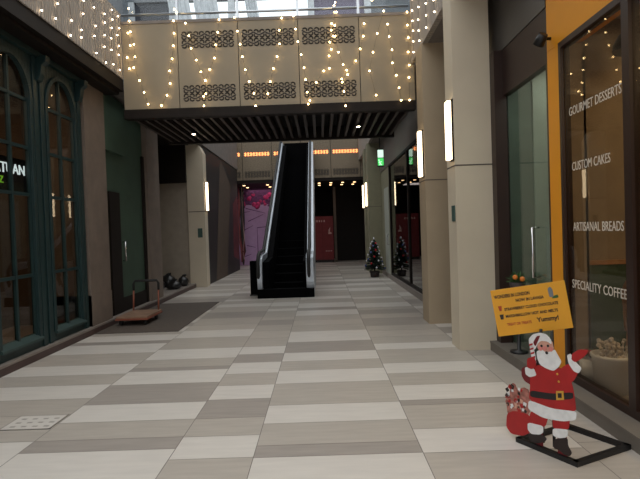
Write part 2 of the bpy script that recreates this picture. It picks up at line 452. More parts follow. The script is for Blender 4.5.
for i in range(5):
    p = B(); a, b = seams[i] + .006, seams[i + 1] - .006
    p.box(a, b, YB, YB + .05, 3.66, 5.10)
    if i in (1, 2, 3):
        scroll(p, a + .06, b - .06, 4.66, 4.95, YB - .002, 1); scroll(p, a + .06, b - .06, 3.76, 4.04, YB - .002, 1)
    p.build('parapet_panel', ['cream', 'pattern'], br)
p = B(); p.box(-3.28, 1.69, YB + .02, YB + .1, 3.58, 5.08); p.build('parapet_frame', 'brown_dark', br)
p = B(); p.box(-3.28, 1.69, YB - .02, YB + .14, 3.50, 3.655); p.build('edge_beam', 'brown_dark', br)
p = B(); p.box(-3.28, 1.69, YB - .01, YB + .1, 5.10, 5.15); p.build('coping', 'soffit', br)
p = B(); p.box(-3.28, 1.69, YB + .1, 10.95, 3.78, 4.0); p.build('deck', 'void', br)
p = B(); p.box(-3.28, 1.69, 10.85, 10.95, 3.50, 3.78); p.box(-3.28, 1.69, 10.88, 10.95, 4.0, 5.05); p.build('rear_beam', 'brown_dark', br)
sl = B(); sl.box(-.026, .026, 0, 10.85 - YB - .14, 0, .16); s0 = sl.build('ceiling_slat', 'slat', br, local=True)
nsl = 30; br_l = br.location
for i in range(nsl):
    x = -3.2 + 4.80 * i / (nsl - 1)
    loc = Vector((x, YB + .14, 3.54)) - br_l
    if i == 0: s0.location = loc
    else: dup(s0, br, loc)
for x0, x1 in zip(seams, seams[1:]):
    p = B(); p.box(x0 + .03, x1 - .03, YB + .03, YB + .045, 5.16, 6.1); p.build('glass_panel', 'glass_rail', br)
for x in seams[1:-1]:
    p = B(); p.box(x - .02, x + .02, YB + .015, YB + .06, 5.15, 6.15); p.build('railing_post', 'steel', br)
p = B(); p.tube([(-3.28, YB + .04, 5.27), (1.62, YB + .04, 5.27)], .022, 10); p.tube([(-3.28, YB + .04, 6.15), (1.62, YB + .04, 6.15)], .03, 10)
p.build('handrail', 'steel', br)
for i, (x, y) in enumerate(((-2.49, 9.9), (.81, 9.7))):
    dl = thing('ceiling_light', (x, y, 3.54), ('small bright spotlight in the left half of the slatted bridge ceiling', 'small spotlight in the right half of the slatted bridge ceiling')[i], 'light', 'spotlights under the footbridge')
    p = B(); p.lathe((x, y, 3.54), [(.05, -.03), (.055, 0), (.055, .02)], 14); p.build('housing', 'black', dl)
    p = B(); p.lathe((x, y, 3.505), [(.035, 0), (.035, .004)], 14); p.build('lens', 'down', dl)

# ------------------------------------------------------------------ string lights
bb = B(); bb.ball((0, 0, 0), .014, 8, 6); b0 = bb.build('bulb', 'bulb'); bulb_me = b0.data; bpy.data.objects.remove(b0)
bb = B(); bb.ball((0, 0, 0), .011, 8, 6); b0 = bb.build('bulb', 'bulb_white'); bulbw_me = b0.data; bpy.data.objects.remove(b0)
def string(pts, label, group, white=False):
    pts = [Vector(q) for q in pts]
    t = thing('string_light', pts[0], label, 'string lights', group)
    w_ = B(); w_.tube(pts, .002, 4); w_.build('wire', 'wire', t)
    for q in pts:
        o = bpy.data.objects.new('bulb', bulbw_me if white else bulb_me); COL.objects.link(o); o.parent = t; o.location = q - pts[0] + Vector((0, 0, 0))
STR = [[(-3.12, 5.35), (-3.12, 5.14), (-3.15, 4.94), (-3.12, 4.73), (-3.18, 4.53), (-3.15, 4.34)], [(-3.09, 4.94), (-3.04, 4.73), (-3.03, 4.52), (-3.06, 4.34), (-2.97, 4.12), (-2.9, 3.92), (-2.84, 3.72)], [(-2.35, 5.31), (-2.37, 5.12), (-2.37, 4.91), (-2.39, 4.7), (-2.42, 4.48), (-2.47, 4.28), (-2.47, 4.07), (-2.53, 3.87), (-2.63, 3.7)], [(-2.16, 5.05), (-2.11, 4.84), (-2.08, 4.63), (-2.0, 4.43), (-1.93, 4.23), (-1.86, 4.08), (-1.86, 3.86), (-1.9, 3.66)], [(-1.6, 5.11), (-1.63, 4.9), (-1.67, 4.69), (-1.7, 4.47), (-1.79, 4.28), (-1.87, 4.1), (-1.91, 3.83)], [(-1.33, 5.12), (-1.29, 4.89), (-1.25, 4.67), (-1.22, 4.46), (-1.18, 4.24), (-1.12, 4.04), (-1.05, 3.84), (-1.03, 3.63)], [(-0.54, 5.1), (-0.59, 4.9), (-0.59, 4.67), (-0.64, 4.46), (-0.71, 4.26), (-0.77, 4.04), (-0.82, 3.84)], [(-0.34, 5.11), (-0.31, 4.89), (-0.28, 4.68), (-0.23, 4.46), (-0.19, 4.24), (-0.17, 4.04), (-0.15, 3.83), (-0.14, 3.63)], [(0.37, 5.33), (0.39, 5.17), (0.3, 4.98), (0.29, 4.87), (0.32, 4.77), (0.26, 4.67), (0.28, 4.55), (0.24, 4.44), (0.24, 4.23), (0.14, 4.19), (0.01, 4.0), (-0.11, 3.7)], [(0.35, 5.26), (0.36, 5.15), (0.35, 4.93), (0.35, 4.75), (0.4, 4.48), (0.47, 4.27), (0.54, 4.1), (0.44, 4.03), (0.47, 3.82), (0.49, 3.58)], [(0.85, 4.96), (0.83, 4.75), (0.77, 4.54), (0.69, 4.34), (0.53, 4.19), (0.45, 3.99)], [(1.24, 4.92), (1.26, 4.71), (1.3, 4.49), (1.3, 4.27), (1.36, 4.06), (1.4, 3.85), (1.43, 3.64)], [(1.58, 5.13), (1.58, 4.91), (1.59, 4.7), (1.58, 4.46), (1.59, 4.24), (1.58, 4.03), (1.58, 3.65)], [(0.99, 5.33), (1.18, 5.14), (1.06, 4.77), (0.98, 4.46), (0.91, 4.15), (1.01, 3.74)]]
SL = ['string of warm bulbs at the far left corner of the bridge', 'warm light string slanting over the leftmost bridge panel near the corner', 'warm light string over the seam right of the leftmost bridge panel',
      'warm light string slanting right over the left patterned bridge panel', 'warm light string slanting left over the left patterned bridge panel', 'warm light string along the seam between left and middle patterned panels',
      'warm light string slanting left over the middle patterned bridge panel', 'warm light string along the seam between middle and right patterned panels', 'densest warm light string, curving left over the right patterned panel',
      'warm light string hanging down the centre of the right patterned panel', 'warm light string slanting left from the seam right of the right patterned panel', 'warm light string slanting right over the rightmost plain bridge panel',
      'warm light string hanging straight down the right end of the bridge', 'sparse wavering warm light string over the rightmost plain bridge panel']
for i, s_ in enumerate(STR):
    string([(x, YB - .045 - .045 * (i % 2), z) for x, z in s_], SL[i], 'light strings on the footbridge')
rg = random.Random(11)
ys = [1.9, 2.6, 3.2, 3.8, 4.4, 5.0, 5.45, 5.9, 6.25, 6.6, 6.95, 7.3, 7.65, 7.95, 8.2]
ORD = ['first', 'second', 'third', 'fourth', 'fifth', 'sixth', 'seventh', 'eighth', 'ninth', 'tenth']
for i, y in enumerate(ys):
    top = 5.25 - rg.uniform(0, .12); nb = rg.choice((5, 6, 6)); stp = (top - 4.22 - rg.uniform(0, .1)) / (nb - 1)
    j = len(ys) - 1 - i
    lab = ('%s light string from the bridge on the pleated left parapet' % ORD[j]) if j < 10 else 'light string on the pleated left parapet towards its front end'
    string([(-3.25, y + rg.uniform(-.06, .06), top - stp * q + rg.uniform(-.05, .05)) for q in range(nb)], lab, 'light strings on the left parapet', True)
for i, y in enumerate((6.6, 7.1, 7.6, 8.05)):
    string([(1.61, y + rg.uniform(-.03, .03), 5.2 - .17 * q) for q in range(6)], '%s light string from the pale pillar on the upper right parapet' % ORD[i], 'light strings on the right parapet', True)

# ------------------------------------------------------------------ right side pillars
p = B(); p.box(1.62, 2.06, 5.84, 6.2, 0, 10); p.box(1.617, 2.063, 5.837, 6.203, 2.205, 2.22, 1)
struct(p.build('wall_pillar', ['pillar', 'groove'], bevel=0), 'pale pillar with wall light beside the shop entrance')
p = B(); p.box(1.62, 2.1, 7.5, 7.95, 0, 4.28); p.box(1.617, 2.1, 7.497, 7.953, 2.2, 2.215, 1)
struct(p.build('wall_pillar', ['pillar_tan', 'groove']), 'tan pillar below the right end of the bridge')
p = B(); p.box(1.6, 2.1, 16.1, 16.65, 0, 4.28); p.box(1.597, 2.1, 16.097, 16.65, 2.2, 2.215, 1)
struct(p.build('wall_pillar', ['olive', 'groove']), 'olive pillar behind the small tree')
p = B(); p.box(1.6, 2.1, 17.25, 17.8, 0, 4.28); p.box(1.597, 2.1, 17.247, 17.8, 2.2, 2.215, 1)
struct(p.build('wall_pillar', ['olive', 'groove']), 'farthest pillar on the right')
def sconce(x, y, sgn, label, z0=2.26, hgt=.76):
    t = thing('wall_light', (x, y, z0), label, 'wall light', 'tall warm wall lights')
    b = B(); b.box(min(x, x + sgn * .02), max(x, x + sgn * .02), y - .075, y + .075, z0 - .015, z0 + hgt + .015); b.build('back_plate', 'brown_dark', t, bevel=.003)
    b = B(); b.box(min(x + sgn * .02, x + sgn * .07), max(x + sgn * .02, x + sgn * .07), y - .06, y + .06, z0, z0 + hgt); b.build('diffuser', 'sconce', t, bevel=.006)
sconce(1.62, 5.93, -1, 'glowing tall wall light on the pale pillar, nearest and largest', 2.29, .70)
sconce(1.62, 7.62, -1, 'glowing tall wall light on the tan pillar under the bridge end', 2.27, .70)
sconce(1.6, 16.38, -1, 'glowing wall light on the olive pillar behind the small tree', 2.24, .78)
sconce(1.6, 17.52, -1, 'farthest glowing wall light, on the last pillar down the right side', 2.24, .8)
sconce(-3.25, 13.98, 1, 'glowing wall light on the beige pillar of the left side', 2.16, .8)
b = B(); b.box(1.605, 1.62, 5.88, 6.0, 1.55, 1.74); tag(b.build('plaque', 'plaque', bevel=.003), 'small dark plaque on the pale right pillar', 'plaque')
b = B(); b.box(-3.46, -3.33, 13.785, 13.8, 1.40, 1.66); tag(b.build('plaque', 'plaque', bevel=.003), 'small dark green plaque on the beige left pillar', 'plaque')
# right glass shopfront beyond the tan pillar
k = B(); k.box(1.98, 2.2, 7.96, 16.1, 0, .14)
struct(k.build('trim_3', 'kerb_top'))
r = sroot('window_6', (2.02, 11, .14))
g = B(); g.box(2.03, 2.04, 8.0, 14.1, .14, 3.3); g.build('pane', 'glass_right', r)
g = B()
for y in (8.0, 11.2, 14.1): g.box(2.0, 2.06, y - .035, y + .035, .14, 3.3)
g.box(2.0, 2.06, 8.0, 14.1, .14, .2); g.box(2.0, 2.06, 8.0, 14.1, 3.24, 3.3); g.build('window_frame', 'brown_dark', r)
g = B(); g.box(2.0, 2.2, 7.96, 16.1, 3.3, 4.28); g.box(2.02, 2.2, 14.15, 16.1, .14, 3.3, 1)
struct(g.build('wall_right', ['taupe', 'olive']))
g = B(); g.box(4.4, 4.5, 6.5, 15.4, 0, 3.4); g.box(2.2, 4.4, 15.3, 15.4, 0, 3.4); g.box(2.2, 4.4, 6.4, 6.5, 0, 3.4); g.box(2.2, 4.4, 6.5, 15.3, 3.31, 3.4); g.box(2.2, 4.4, 6.5, 15.3, -.05, 0.05)
struct(g.build('wall_interior', 'interior'))
dr = sroot('door_2', (2.0, 14.8, .14))
g = B(); g.box(2.0, 2.02, 14.35, 15.25, .14, 2.7); g.build('door_leaf', 'green_pale', dr)
g = B(); g.tube([(2.0, 14.45, 1.0), (1.95, 14.45, 1.0), (1.95, 14.45, 1.3), (2.0, 14.45, 1.3)], .012, 8); g.build('door_handle', 'chrome', dr)
ex = thing('exit_sign', (1.65, 13.0, 3.1), 'small lit green and white exit sign hanging over the right side', 'sign')
g = B(); g.box(1.56, 1.73, 13.0, 13.05, 3.12, 3.6); g.build('housing', 'black', ex)
g = B(); g.box(1.57, 1.72, 12.99, 13.0, 3.36, 3.56); g.build('white_panel', 'exit_white', ex)
g = B(); g.box(1.57, 1.72, 12.99, 13.0, 3.15, 3.34); g.build('green_panel', 'exit_green', ex)
g = B(); g.tube([(1.63, 13.025, 3.62), (1.63, 13.025, 4.28)], .012, 8); g.tube([(1.63, 13.025, 4.1), (2.0, 13.025, 4.1)], .012, 8); g.build('bracket', 'black', ex)
g = B()
g.ball((1.60, 12.986, 3.29), .018, 8, 6); g.tube([(1.61, 12.986, 3.26), (1.63, 12.986, 3.20), (1.61, 12.986, 3.16)], .012, 6); g.tube([(1.63, 12.986, 3.20), (1.67, 12.986, 3.16)], .012, 6); g.tube([(1.59, 12.986, 3.23), (1.67, 12.986, 3.25)], .009, 6)
g.build('running_figure', 'exit_white', ex)

# ------------------------------------------------------------------ cafe on the right
XC = 2.15
k = B(); k.box(1.98, 2.6, -2, 5.83, 0, .09); k.box(1.975, 2.61, -2, 5.83, .09, .11, 1)
struct(k.build('trim_4', ['taupe', 'taupe']))
y_ = B(); y_.box(XC, XC + .2, -1, 4.58, 3.07, 4.28); y_.box(XC, XC + .2, 4.35, 4.58, .11, 3.07)
struct(y_.build('wall_front', 'yellow', bevel=.004), 'yellow painted shopfront surround')
y_ = B(); y_.box(XC, XC + .25, 4.60, 6.4, 3.50, 4.28)
struct(y_.build('wall_fascia', 'grey_sign'), 'grey glossy fascia above the shop entrance')
WY = [4.35, 3.41, 2.45, 1.5, .5, -.9]
for i in range(5):
    a, b = WY[i + 1], WY[i]
    r = sroot('window_%d' % (7 + i), (XC + .05, (a + b) / 2, .11))
    g = B()
    g.box(XC - .01, XC + .07, a - .0, a + .04, .11, 3.07); g.box(XC - .01, XC + .07, b - .04, b, .11, 3.07)
    g.box(XC - .01, XC + .07, a + .04, b - .04, 3.02, 3.07); g.box(XC - .01, XC + .07, a + .04, b - .04, .11, .17); g.build('window_frame', 'frame_brown', r)
    g = B(); g.box(XC + .014, XC + .022, a + .04, b - .04, .17, 3.02); g.build('pane', 'glass_cafe', r)
    if i == 0:
        for body, yz, wdt, zb in (('GOURMET DESSERTS', 4.23, .73, 2.40), ('CUSTOM CAKES', 4.20, .55, 1.93), ('ARTISANAL BREADS', 4.20, .70, 1.42), ('SPECIALITY COFFEE', 4.24, .76, .93)):
            mt = basis(Vector((XC + .012, yz, zb)) - WL(r), Vector((0, -1, 0)), Vector((0, 0, 1)), Vector((-1, 0, 0)))
            o = text('lettering', body, .105, mt, 'letters', r, .001)
            wd = o.dimensions
            vs = [v.co.y for v in o.data.vertices]; s_ = wdt / (max(vs) - min(vs)); y0 = max(vs)
            for v in o.data.vertices: v.co.y = y0 + (v.co.y - y0) * s_
# cafe interior
g = B(); g.box(5.2, 5.3, -2, 5.9, 0, 3.4); g.box(2.6, 5.2, 5.8, 5.9, 0, 3.4); g.box(2.4, 5.2, -2.1, -2, 0, 3.4); g.box(2.36, 5.2, -2, 5.8, 3.31, 3.4)
g.box(2.225, 2.36, 4.325, 4.348, .11, 3.06); g.box(2.36, 5.2, 4.46, 4.52, 1.12, 3.31); g.box(2.34, 2.362, 4.325, 4.52, .11, 3.31); g.box(2.36, 5.2, 4.44, 4.52, .1, 1.12, 1); g.box(2.36, 5.2, 4.43, 4.46, 1.10, 1.14, 2)
struct(g.build('wall_cafe', ['cafe_wall', 'cafe_green', 'wood']))
g = B(); g.box(2.62, 5.2, -2, 5.7, 0, .1); struct(g.build('floor', 'wood'))
# door recess
r = sroot('door_3', (2.2, 5.2, .11))
g = B(); g.box(2.06, 2.20, 5.70, 5.835, .11, 3.5); g.box(2.16, 2.24, 4.585, 4.63, .11, 3.5); g.box(2.16, 2.24, 4.63, 5.70, 2.98, 3.5); g.build('door_frame', 'frame_brown', r)
g = B(); g.box(2.195, 2.205, 4.63, 5.70, .13, 2.98); g.build('door_leaf', 'glass_door', r)
g = B(); g.tube([(2.19, 4.92, .95), (2.12, 4.92, .95), (2.12, 4.92, 1.45), (2.19, 4.92, 1.45)], .012, 8); g.build('door_handle', 'chrome', r)
g = B(); g.box(2.22, 2.50, 5.72, 5.79, .11, 3.31, 1); g.box(2.50, 3.4, 5.70, 5.79, .11, 3.31, 0); g.box(3.4, 3.5, 4.53, 5.79, .11, 3.31, 0)  # pale stretch paints a reflection in the door glass as wall colour
struct(g.build('wall_lobby', ['green_pale', 'lobby_green']))
# spotlight on the yellow corner
t = thing('spotlight', (2.15, 4.5, 3.17), 'small dark spotlight mounted on the yellow shopfront corner', 'spotlight')
g = B(); g.tube([(2.15, 4.5, 3.17), (2.07, 4.5, 3.17)], .015, 8); g.build('bracket', 'black', t)
g = B(); g.tube([(2.07, 4.46, 3.20), (2.05, 4.53, 3.13)], [.04, .055], 12); g.build('lamp_head', 'black', t)
# pendant lamps, chair, planters in the cafe
pl = None
for i, (x, y) in enumerate(((2.68, 4.15), (2.9, 2.7))):
    t = thing('pendant_lamp', (x, y, 2.92), ('dark dome pendant lamp behind the lettered cafe window', 'dark dome pendant lamp behind the cafe window nearest the camera')[i], 'lamp', 'pendant lamps in the cafe')
    g = B(); g.lathe((x, y, 2.92), [(.16, 0), (.155, .06), (.11, .14), (.03, .19), (.02, .21)], 20); g.build('lamp_shade', 'black', t)
    g = B(); g.tube([(x, y, 3.12), (x, y, 3.31)], .005, 6); g.build('cord', 'wire', t)
    g = B(); g.lathe((x, y, 2.912), [(.06, 0), (.06, .006)], 14); g.build('lamp_bulb', 'far_down', t)
t = thing('planter', (2.34, 3.98, .11), 'white round bucket planter with pale dried flowers behind the cafe window', 'planter')
g = B(); g.lathe((2.34, 3.98, .11), [(.125, 0), (.15, .27), (.16, .28), (.16, .30), (.14, .30), (.13, .27)], 24); g.build('bucket', 'white_paint', t)
g = B(); rg = random.Random(5)
for i in range(60):
    a = rg.uniform(0, 2 * PI); rr = rg.uniform(0, .12); px, py = 2.34 + rr * math.cos(a), 3.98 + rr * math.sin(a); hh = rg.uniform(.3, .42)
    g.tube([(px * .7 + 2.34 * .3, py * .7 + 3.98 * .3, .36), (px, py, .1 + hh)], .003, 4); g.ball((px, py, .1 + hh), rg.uniform(.012, .022), 6, 4)
g.build('dried_flowers', 'twig', t)
t = thing('poinsettia', (2.285, 4.222, .11), 'small red potted plant beside the white bucket planter in the cafe', 'plant')
g = B(); g.lathe((2.285, 4.222, .11), [(.06, 0), (.085, .2), (.08, .2)], 18); g.build('pot', 'white_paint', t)
g = B()
for i in range(40):
    a = rg.uniform(0, 2 * PI); e = rg.uniform(.1, 1.2); L = rg.uniform(.065, .09); c = Vector((2.285, 4.222, .32)); d = Vector((math.cos(a) * math.cos(e), math.sin(a) * math.cos(e), math.sin(e)))
    s_ = d.cross(Vector((0, 0, 1))).normalized() * .025
    g.prism([c, c + d * L * .5 + s_, c + d * L, c + d * L * .5 - s_], (0, 0, .003), i % 3 == 0)
g.build('petals', ['s_red', 'leaf'], t)
def chair(x, y, label):
    t = thing('cafe_chair', (x, y, .1), label, 'chair', 'wooden cafe chairs')
    g = B(); g.lathe((x, y, .54), [(.2, 0), (.21, .015), (.2, .03)], 24); g.build('seat', 'wood', t)
    g = B(); ap = [(.17 * math.cos(PI * i / 12), .28 + .17 * math.sin(PI * i / 12)) for i in range(13)] + [(-.15, .1), (.15, .1)]
    g.prism([(x - .18, y + a_, .57 + z) for a_, z in ap], (.02, 0, 0)); g.build('backrest', 'wood', t)
    for dy in (-.12, .12):
        g = B(); g.tube([(x - .18, y + dy, .55), (x - .19, y + dy, .72)], .012, 8); g.build('back_post', 'wood', t)
    for dx in (-.14, .14):
        for dy in (-.14, .14):
            g = B(); g.tube([(x + dx * 1.25, y + dy * 1.25, .1), (x + dx, y + dy, .55)], [.012, .016], 8); g.build('leg', 'wood', t)
chair(2.76, 4.06, 'round-backed wooden chair behind the cafe window mullion')
t = thing('counter', (4.6, 2.6, .1), 'dark green counter along the back of the cafe interior', 'counter')
g = B(); g.box(4.3, 5.0, 1.2, 4.2, .1, 1.15); g.build('counter_body', 'cafe_green', t)
g = B(); g.box(4.25, 5.05, 1.15, 4.25, 1.15, 1.2); g.build('countertop', 'wood', t)

# small orange plant on a stand behind the sign
t = thing('potted_plant', (2.09, 5.25, .11), 'leafy plant with orange fruit on a slim stand in the shop entrance', 'plant')
g = B(); g.lathe((2.09, 5.25, .11), [(.09, 0), (.09, .02), (.02, .03), (.02, .60), (.08, .61), (.08, .63)], 18); g.build('stand', 'black', t)
g = B(); g.lathe((2.09, 5.25, .74), [(.06, 0), (.085, .13), (.078, .13)], 18); g.build('pot', 'pot', t)
g = B()
for i in range(90):
    a = rg.uniform(0, 2 * PI); e = rg.uniform(-.1, 1.4); L = rg.uniform(.08, .14); c = Vector((2.09, 5.25, .87)); d = Vector((math.cos(a) * math.cos(e), math.sin(a) * math.cos(e), math.sin(e)))
    s_ = d.cross(Vector((0, 0, 1))).normalized() * .014; m_ = c + d * L * .6
    g.prism([c + d * L * .3, m_ + s_, c + d * L, m_ - s_], (0, 0, .003))
g.build('foliage', 'leaf', t)
for dx, dy, dz in ((-.05, -.07, .93), (.02, -.08, .91)):
    g = B(); g.ball((2.09 + dx, 5.25 + dy, dz), .027, 10, 8); g.build('orange', 'orange', t)

# ------------------------------------------------------------------ cutout standee with sign
A0 = Vector((1.30, 3.37, 0)); U = Vector((.4913, -.8710, 0)); N = Vector((-.8710, -.4913, 0))     # N points to the viewer's side
st = thing('standee', (1.41, 3.175, 0), 'flat cutout of a white-bearded man in red winter suit under a yellow menu board', 'standee')
def on(a, z, off=0.): return A0 + U * a + N * off + Vector((0, 0, z))
def flat(name, polys, matname, lay, parent=st, th=.004):
    b = B()
    for q in polys: b.prism([on(a, z, .002 * lay - .002) for a, z in q], N * .004)
    return b.build(name, matname, parent)
SA = {'boot': [[(0.106, 0.08), (0.158, 0.104), (0.224, 0.112), (0.249, 0.098), (0.234, 0.073), (0.168, 0.037), (0.118, 0.035)], [(0.298, 0.115), (0.394, 0.157), (0.396, 0.108), (0.422, 0.072), (0.406, 0.044), (0.367, 0.042), (0.337, 0.058), (0.298, 0.053)]], 'cuff': [[(0.108, 0.16), (0.226, 0.174), (0.225, 0.131), (0.203, 0.11), (0.136, 0.09), (0.107, 0.11)], [(0.294, 0.183), (0.403, 0.211), (0.394, 0.16), (0.339, 0.134), (0.294, 0.136)]], 'trouser': [[(0.129, 0.246), (0.271, 0.271), (0.243, 0.185), (0.226, 0.166), (0.115, 0.156)], [(0.292, 0.268), (0.412, 0.287), (0.403, 0.207), (0.294, 0.178)]], 'hem': [[(0.12, 0.316), (0.293, 0.309), (0.462, 0.343), (0.454, 0.286), (0.362, 0.249), (0.228, 0.228), (0.113, 0.251)]], 'coat': [[(0.135, 0.533), (0.205, 0.572), (0.3, 0.561), (0.371, 0.591), (0.419, 0.544), (0.44, 0.477), (0.45, 0.407), (0.456, 0.337), (0.293, 0.306), (0.119, 0.312), (0.134, 0.415)]], 'belt': [[(0.135, 0.385), (0.296, 0.406), (0.44, 0.455), (0.441, 0.414), (0.315, 0.369), (0.132, 0.339)]], 'buckle': [[(0.327, 0.432), (0.377, 0.445), (0.38, 0.391), (0.327, 0.374)]], 'buckin': [[(0.339, 0.422), (0.365, 0.429), (0.366, 0.4), (0.34, 0.393)]], 'beard': [[(0.192, 0.658), (0.229, 0.677), (0.261, 0.664), (0.299, 0.679), (0.324, 0.695), (0.343, 0.664), (0.368, 0.627), (0.351, 0.592), (0.312, 0.555), (0.258, 0.561), (0.216, 0.574), (0.195, 0.614)]], 'face': [[(0.198, 0.728), (0.305, 0.751), (0.318, 0.69), (0.282, 0.661), (0.218, 0.659), (0.197, 0.682)]], 'hat': [[(0.136, 0.729), (0.169, 0.766), (0.222, 0.786), (0.268, 0.782), (0.301, 0.754), (0.304, 0.725), (0.273, 0.738), (0.227, 0.733), (0.202, 0.71), (0.183, 0.668), (0.157, 0.662), (0.14, 0.69)]], 'hatred': [[(0.171, 0.712), (0.199, 0.759), (0.225, 0.768), (0.212, 0.738), (0.188, 0.688)]], 'mittL': [[(0.121, 0.598), (0.178, 0.62), (0.192, 0.569), (0.16, 0.531), (0.119, 0.535)]], 'cuffL': [[(0.099, 0.534), (0.167, 0.54), (0.187, 0.496), (0.135, 0.472), (0.102, 0.485)]], 'armL': [[(0.068, 0.517), (0.108, 0.542), (0.113, 0.492), (0.151, 0.474), (0.154, 0.416), (0.089, 0.433), (0.066, 0.467)]], 'armR': [[(0.365, 0.589), (0.413, 0.626), (0.462, 0.59), (0.473, 0.575), (0.447, 0.529), (0.422, 0.505), (0.396, 0.538)]], 'cuffR': [[(0.407, 0.677), (0.432, 0.691), (0.456, 0.651), (0.5, 0.617), (0.48, 0.58), (0.449, 0.587), (0.417, 0.625)]], 'mittR': [[(0.442, 0.693), (0.49, 0.73), (0.544, 0.735), (0.535, 0.709), (0.507, 0.68), (0.463, 0.644), (0.437, 0.656)]], 'sack': [[(-0.064, 0.166), (-0.001, 0.206), (0.126, 0.215), (0.127, 0.097), (0.066, 0.052), (-0.031, 0.032), (-0.074, 0.069)]], 'toys': [[(-0.079, 0.255), (-0.048, 0.289), (-0.015, 0.396), (0.01, 0.392), (0.028, 0.356), (0.076, 0.389), (0.122, 0.382), (0.126, 0.211), (-0.001, 0.2), (-0.061, 0.165), (-0.065, 0.213)]], 'cane': [[(0.14, 0.69), (0.162, 0.698), (0.186, 0.618), (0.189, 0.565), (0.169, 0.56), (0.155, 0.606)]]}
def rounded(q, it=2):
    for _ in range(it):
        o = []
        for i in range(len(q)):
            a, b = Vector(q[i]), Vector(q[(i + 1) % len(q)]); o += [tuple(a * .85 + b * .15), tuple(a * .15 + b * .85)]
        q = o
    return q
R = {k_: [rounded(q) for q in v] for k_, v in SA.items()}
flat('toy_bundle', R['toys'], 's_toy', 0)
tb = B(); rg = random.Random(9)
for i in range(34):
    a = rg.uniform(-.06, .11); z = rg.uniform(.22, .37); s_ = rg.uniform(.009, .02); an = rg.uniform(0, 3)
    tb.prism([on(a + s_ * math.cos(an + q * PI / 2), z + s_ * math.sin(an + q * PI / 2), .002) for q in range(4)], N * .003, i % 4)
tb.build('toy', ['s_white', 's_brown', 's_red', 's_skin'], st)
flat('sack', R['sack'], 's_red', 1)
for q in R['trouser']: flat('trouser_leg', [q], 's_red', 1)
for q in R['boot']: flat('boot', [q], 's_brown', 2)
for q in R['cuff']: flat('trouser_cuff', [q], 's_white', 3)
flat('coat', R['coat'], 's_red', 2); flat('coat_hem', R['hem'], 's_white', 3)
flat('sleeve', R['armL'], 's_red_dark', 1); flat('sleeve', R['armR'], 's_red', 3)
bl = flat('belt', R['belt'], 's_black', 3); flat('buckle', SA['buckle'], 's_gold', 4); flat('buckle_centre', SA['buckin'], 's_black', 5)
flat('sleeve_cuff', R['cuffL'], 's_white', 4); flat('sleeve_cuff', R['cuffR'], 's_white', 4)
flat('face', R['face'], 's_skin', 3); flat('beard', R['beard'], 's_white', 4)
flat('hat', R['hat'], 's_white', 5); flat('hat_fold', R['hatred'], 's_red_dark', 6)
cn = flat('candy_cane', R['cane'], 's_white', 5)
b = B()
for i in range(5):
    z = .575 + i * .027; a = .178 - i * .006
    b.prism([on(a - .014, z, .0125), on(a + .012, z + .012, .0125), on(a + .012, z + .024, .0125), on(a - .014, z + .012, .0125)], N * .002)
b.build('cane_stripe', 's_red', st)
flat('mitten', R['mittL'], 's_red', 6); flat('mitten', R['mittR'], 's_red', 5)
def disc(name, pts, r, matname, lay):
    b = B()
    for a, z in pts: b.prism([on(a + r * math.cos(2 * PI * i / 10), z + r * math.sin(2 * PI * i / 10), .002 * lay) for i in range(10)], N * .003)
    return b.build(name, matname, st)
disc('cheek', [(.222, .683), (.296, .692)], .016, 's_pink', 4)
disc('eye', [(.232, .701)], .008, 's_black', 5); disc('eye', [(.279, .710)], .008, 's_black', 5)
disc('nose', [(.256, .690)], .014, 's_pink', 5); disc('mouth', [(.270, .664)], .010, 's_black', 6)
disc('button', [(.338, .543)], .007, 's_gold', 4); disc('button', [(.347, .497)], .007, 's_gold', 4)
# backing, supports and base frame
b = B(); b.prism([on(a, z, -.012) for a, z in ((.15, .27), (.42, .30), (.42, .54), (.30, .60), (.29, .74), (.20, .74), (.17, .58), (.15, .40))], N * .010); b.build('backing_board', 's_brown', st)
b = B()
for a0, a1 in ((.15, .21), (.32, .38)): b.prism([on(a0, .02, -.012), on(a1, .02, -.012), on(a1, .30, -.012), on(a0, .30, -.012)], N * .010)
b.build('leg_brace', 's_red_dark', st)
b = B()
fr = [Vector((1.312, 3.335, 0)), Vector((1.52, 2.98, 0)), Vector((1.955, 3.18, 0)), Vector((1.742, 3.535, 0))]
for i in range(4):
    p0, p1 = fr[i], fr[(i + 1) % 4]; d = (p1 - p0).normalized(); s_ = Vector((-d.y, d.x, 0)) * .016
    b.prism([p0 - d * .016 + s_, p1 + d * .016 + s_, p1 + d * .016 - s_, p0 - d * .016 - s_], (0, 0, .032))
b.build('base_frame', 'black', st)
BC = Vector((1.374, 3.238, .930)); byaw = math.radians(-15); brot = math.radians(8.6)
e1 = Vector((math.cos(byaw), math.sin(byaw), 0)); nb = Vector((e1.y, -e1.x, 0)); up = Vector((0, 0, 1))
bx = e1 * math.cos(brot) + up * math.sin(brot); bz = -e1 * math.sin(brot) + up * math.cos(brot)
b = B(); hw, hh = .232, .156
b.prism([BC + bx * x + bz * z for x, z in ((-hw, -hh), (hw, -hh), (hw, hh), (-hw, hh))], -nb * .012)
sb = b.build('menu_board', 'sign_yellow', st)
b = B()
for a in (.20, .28): b.tube([on(a, .05, -.026), on(a, .60, -.026), on(a, .80, -.030)], .010, 8)
b.build('support_post', 'black', st)
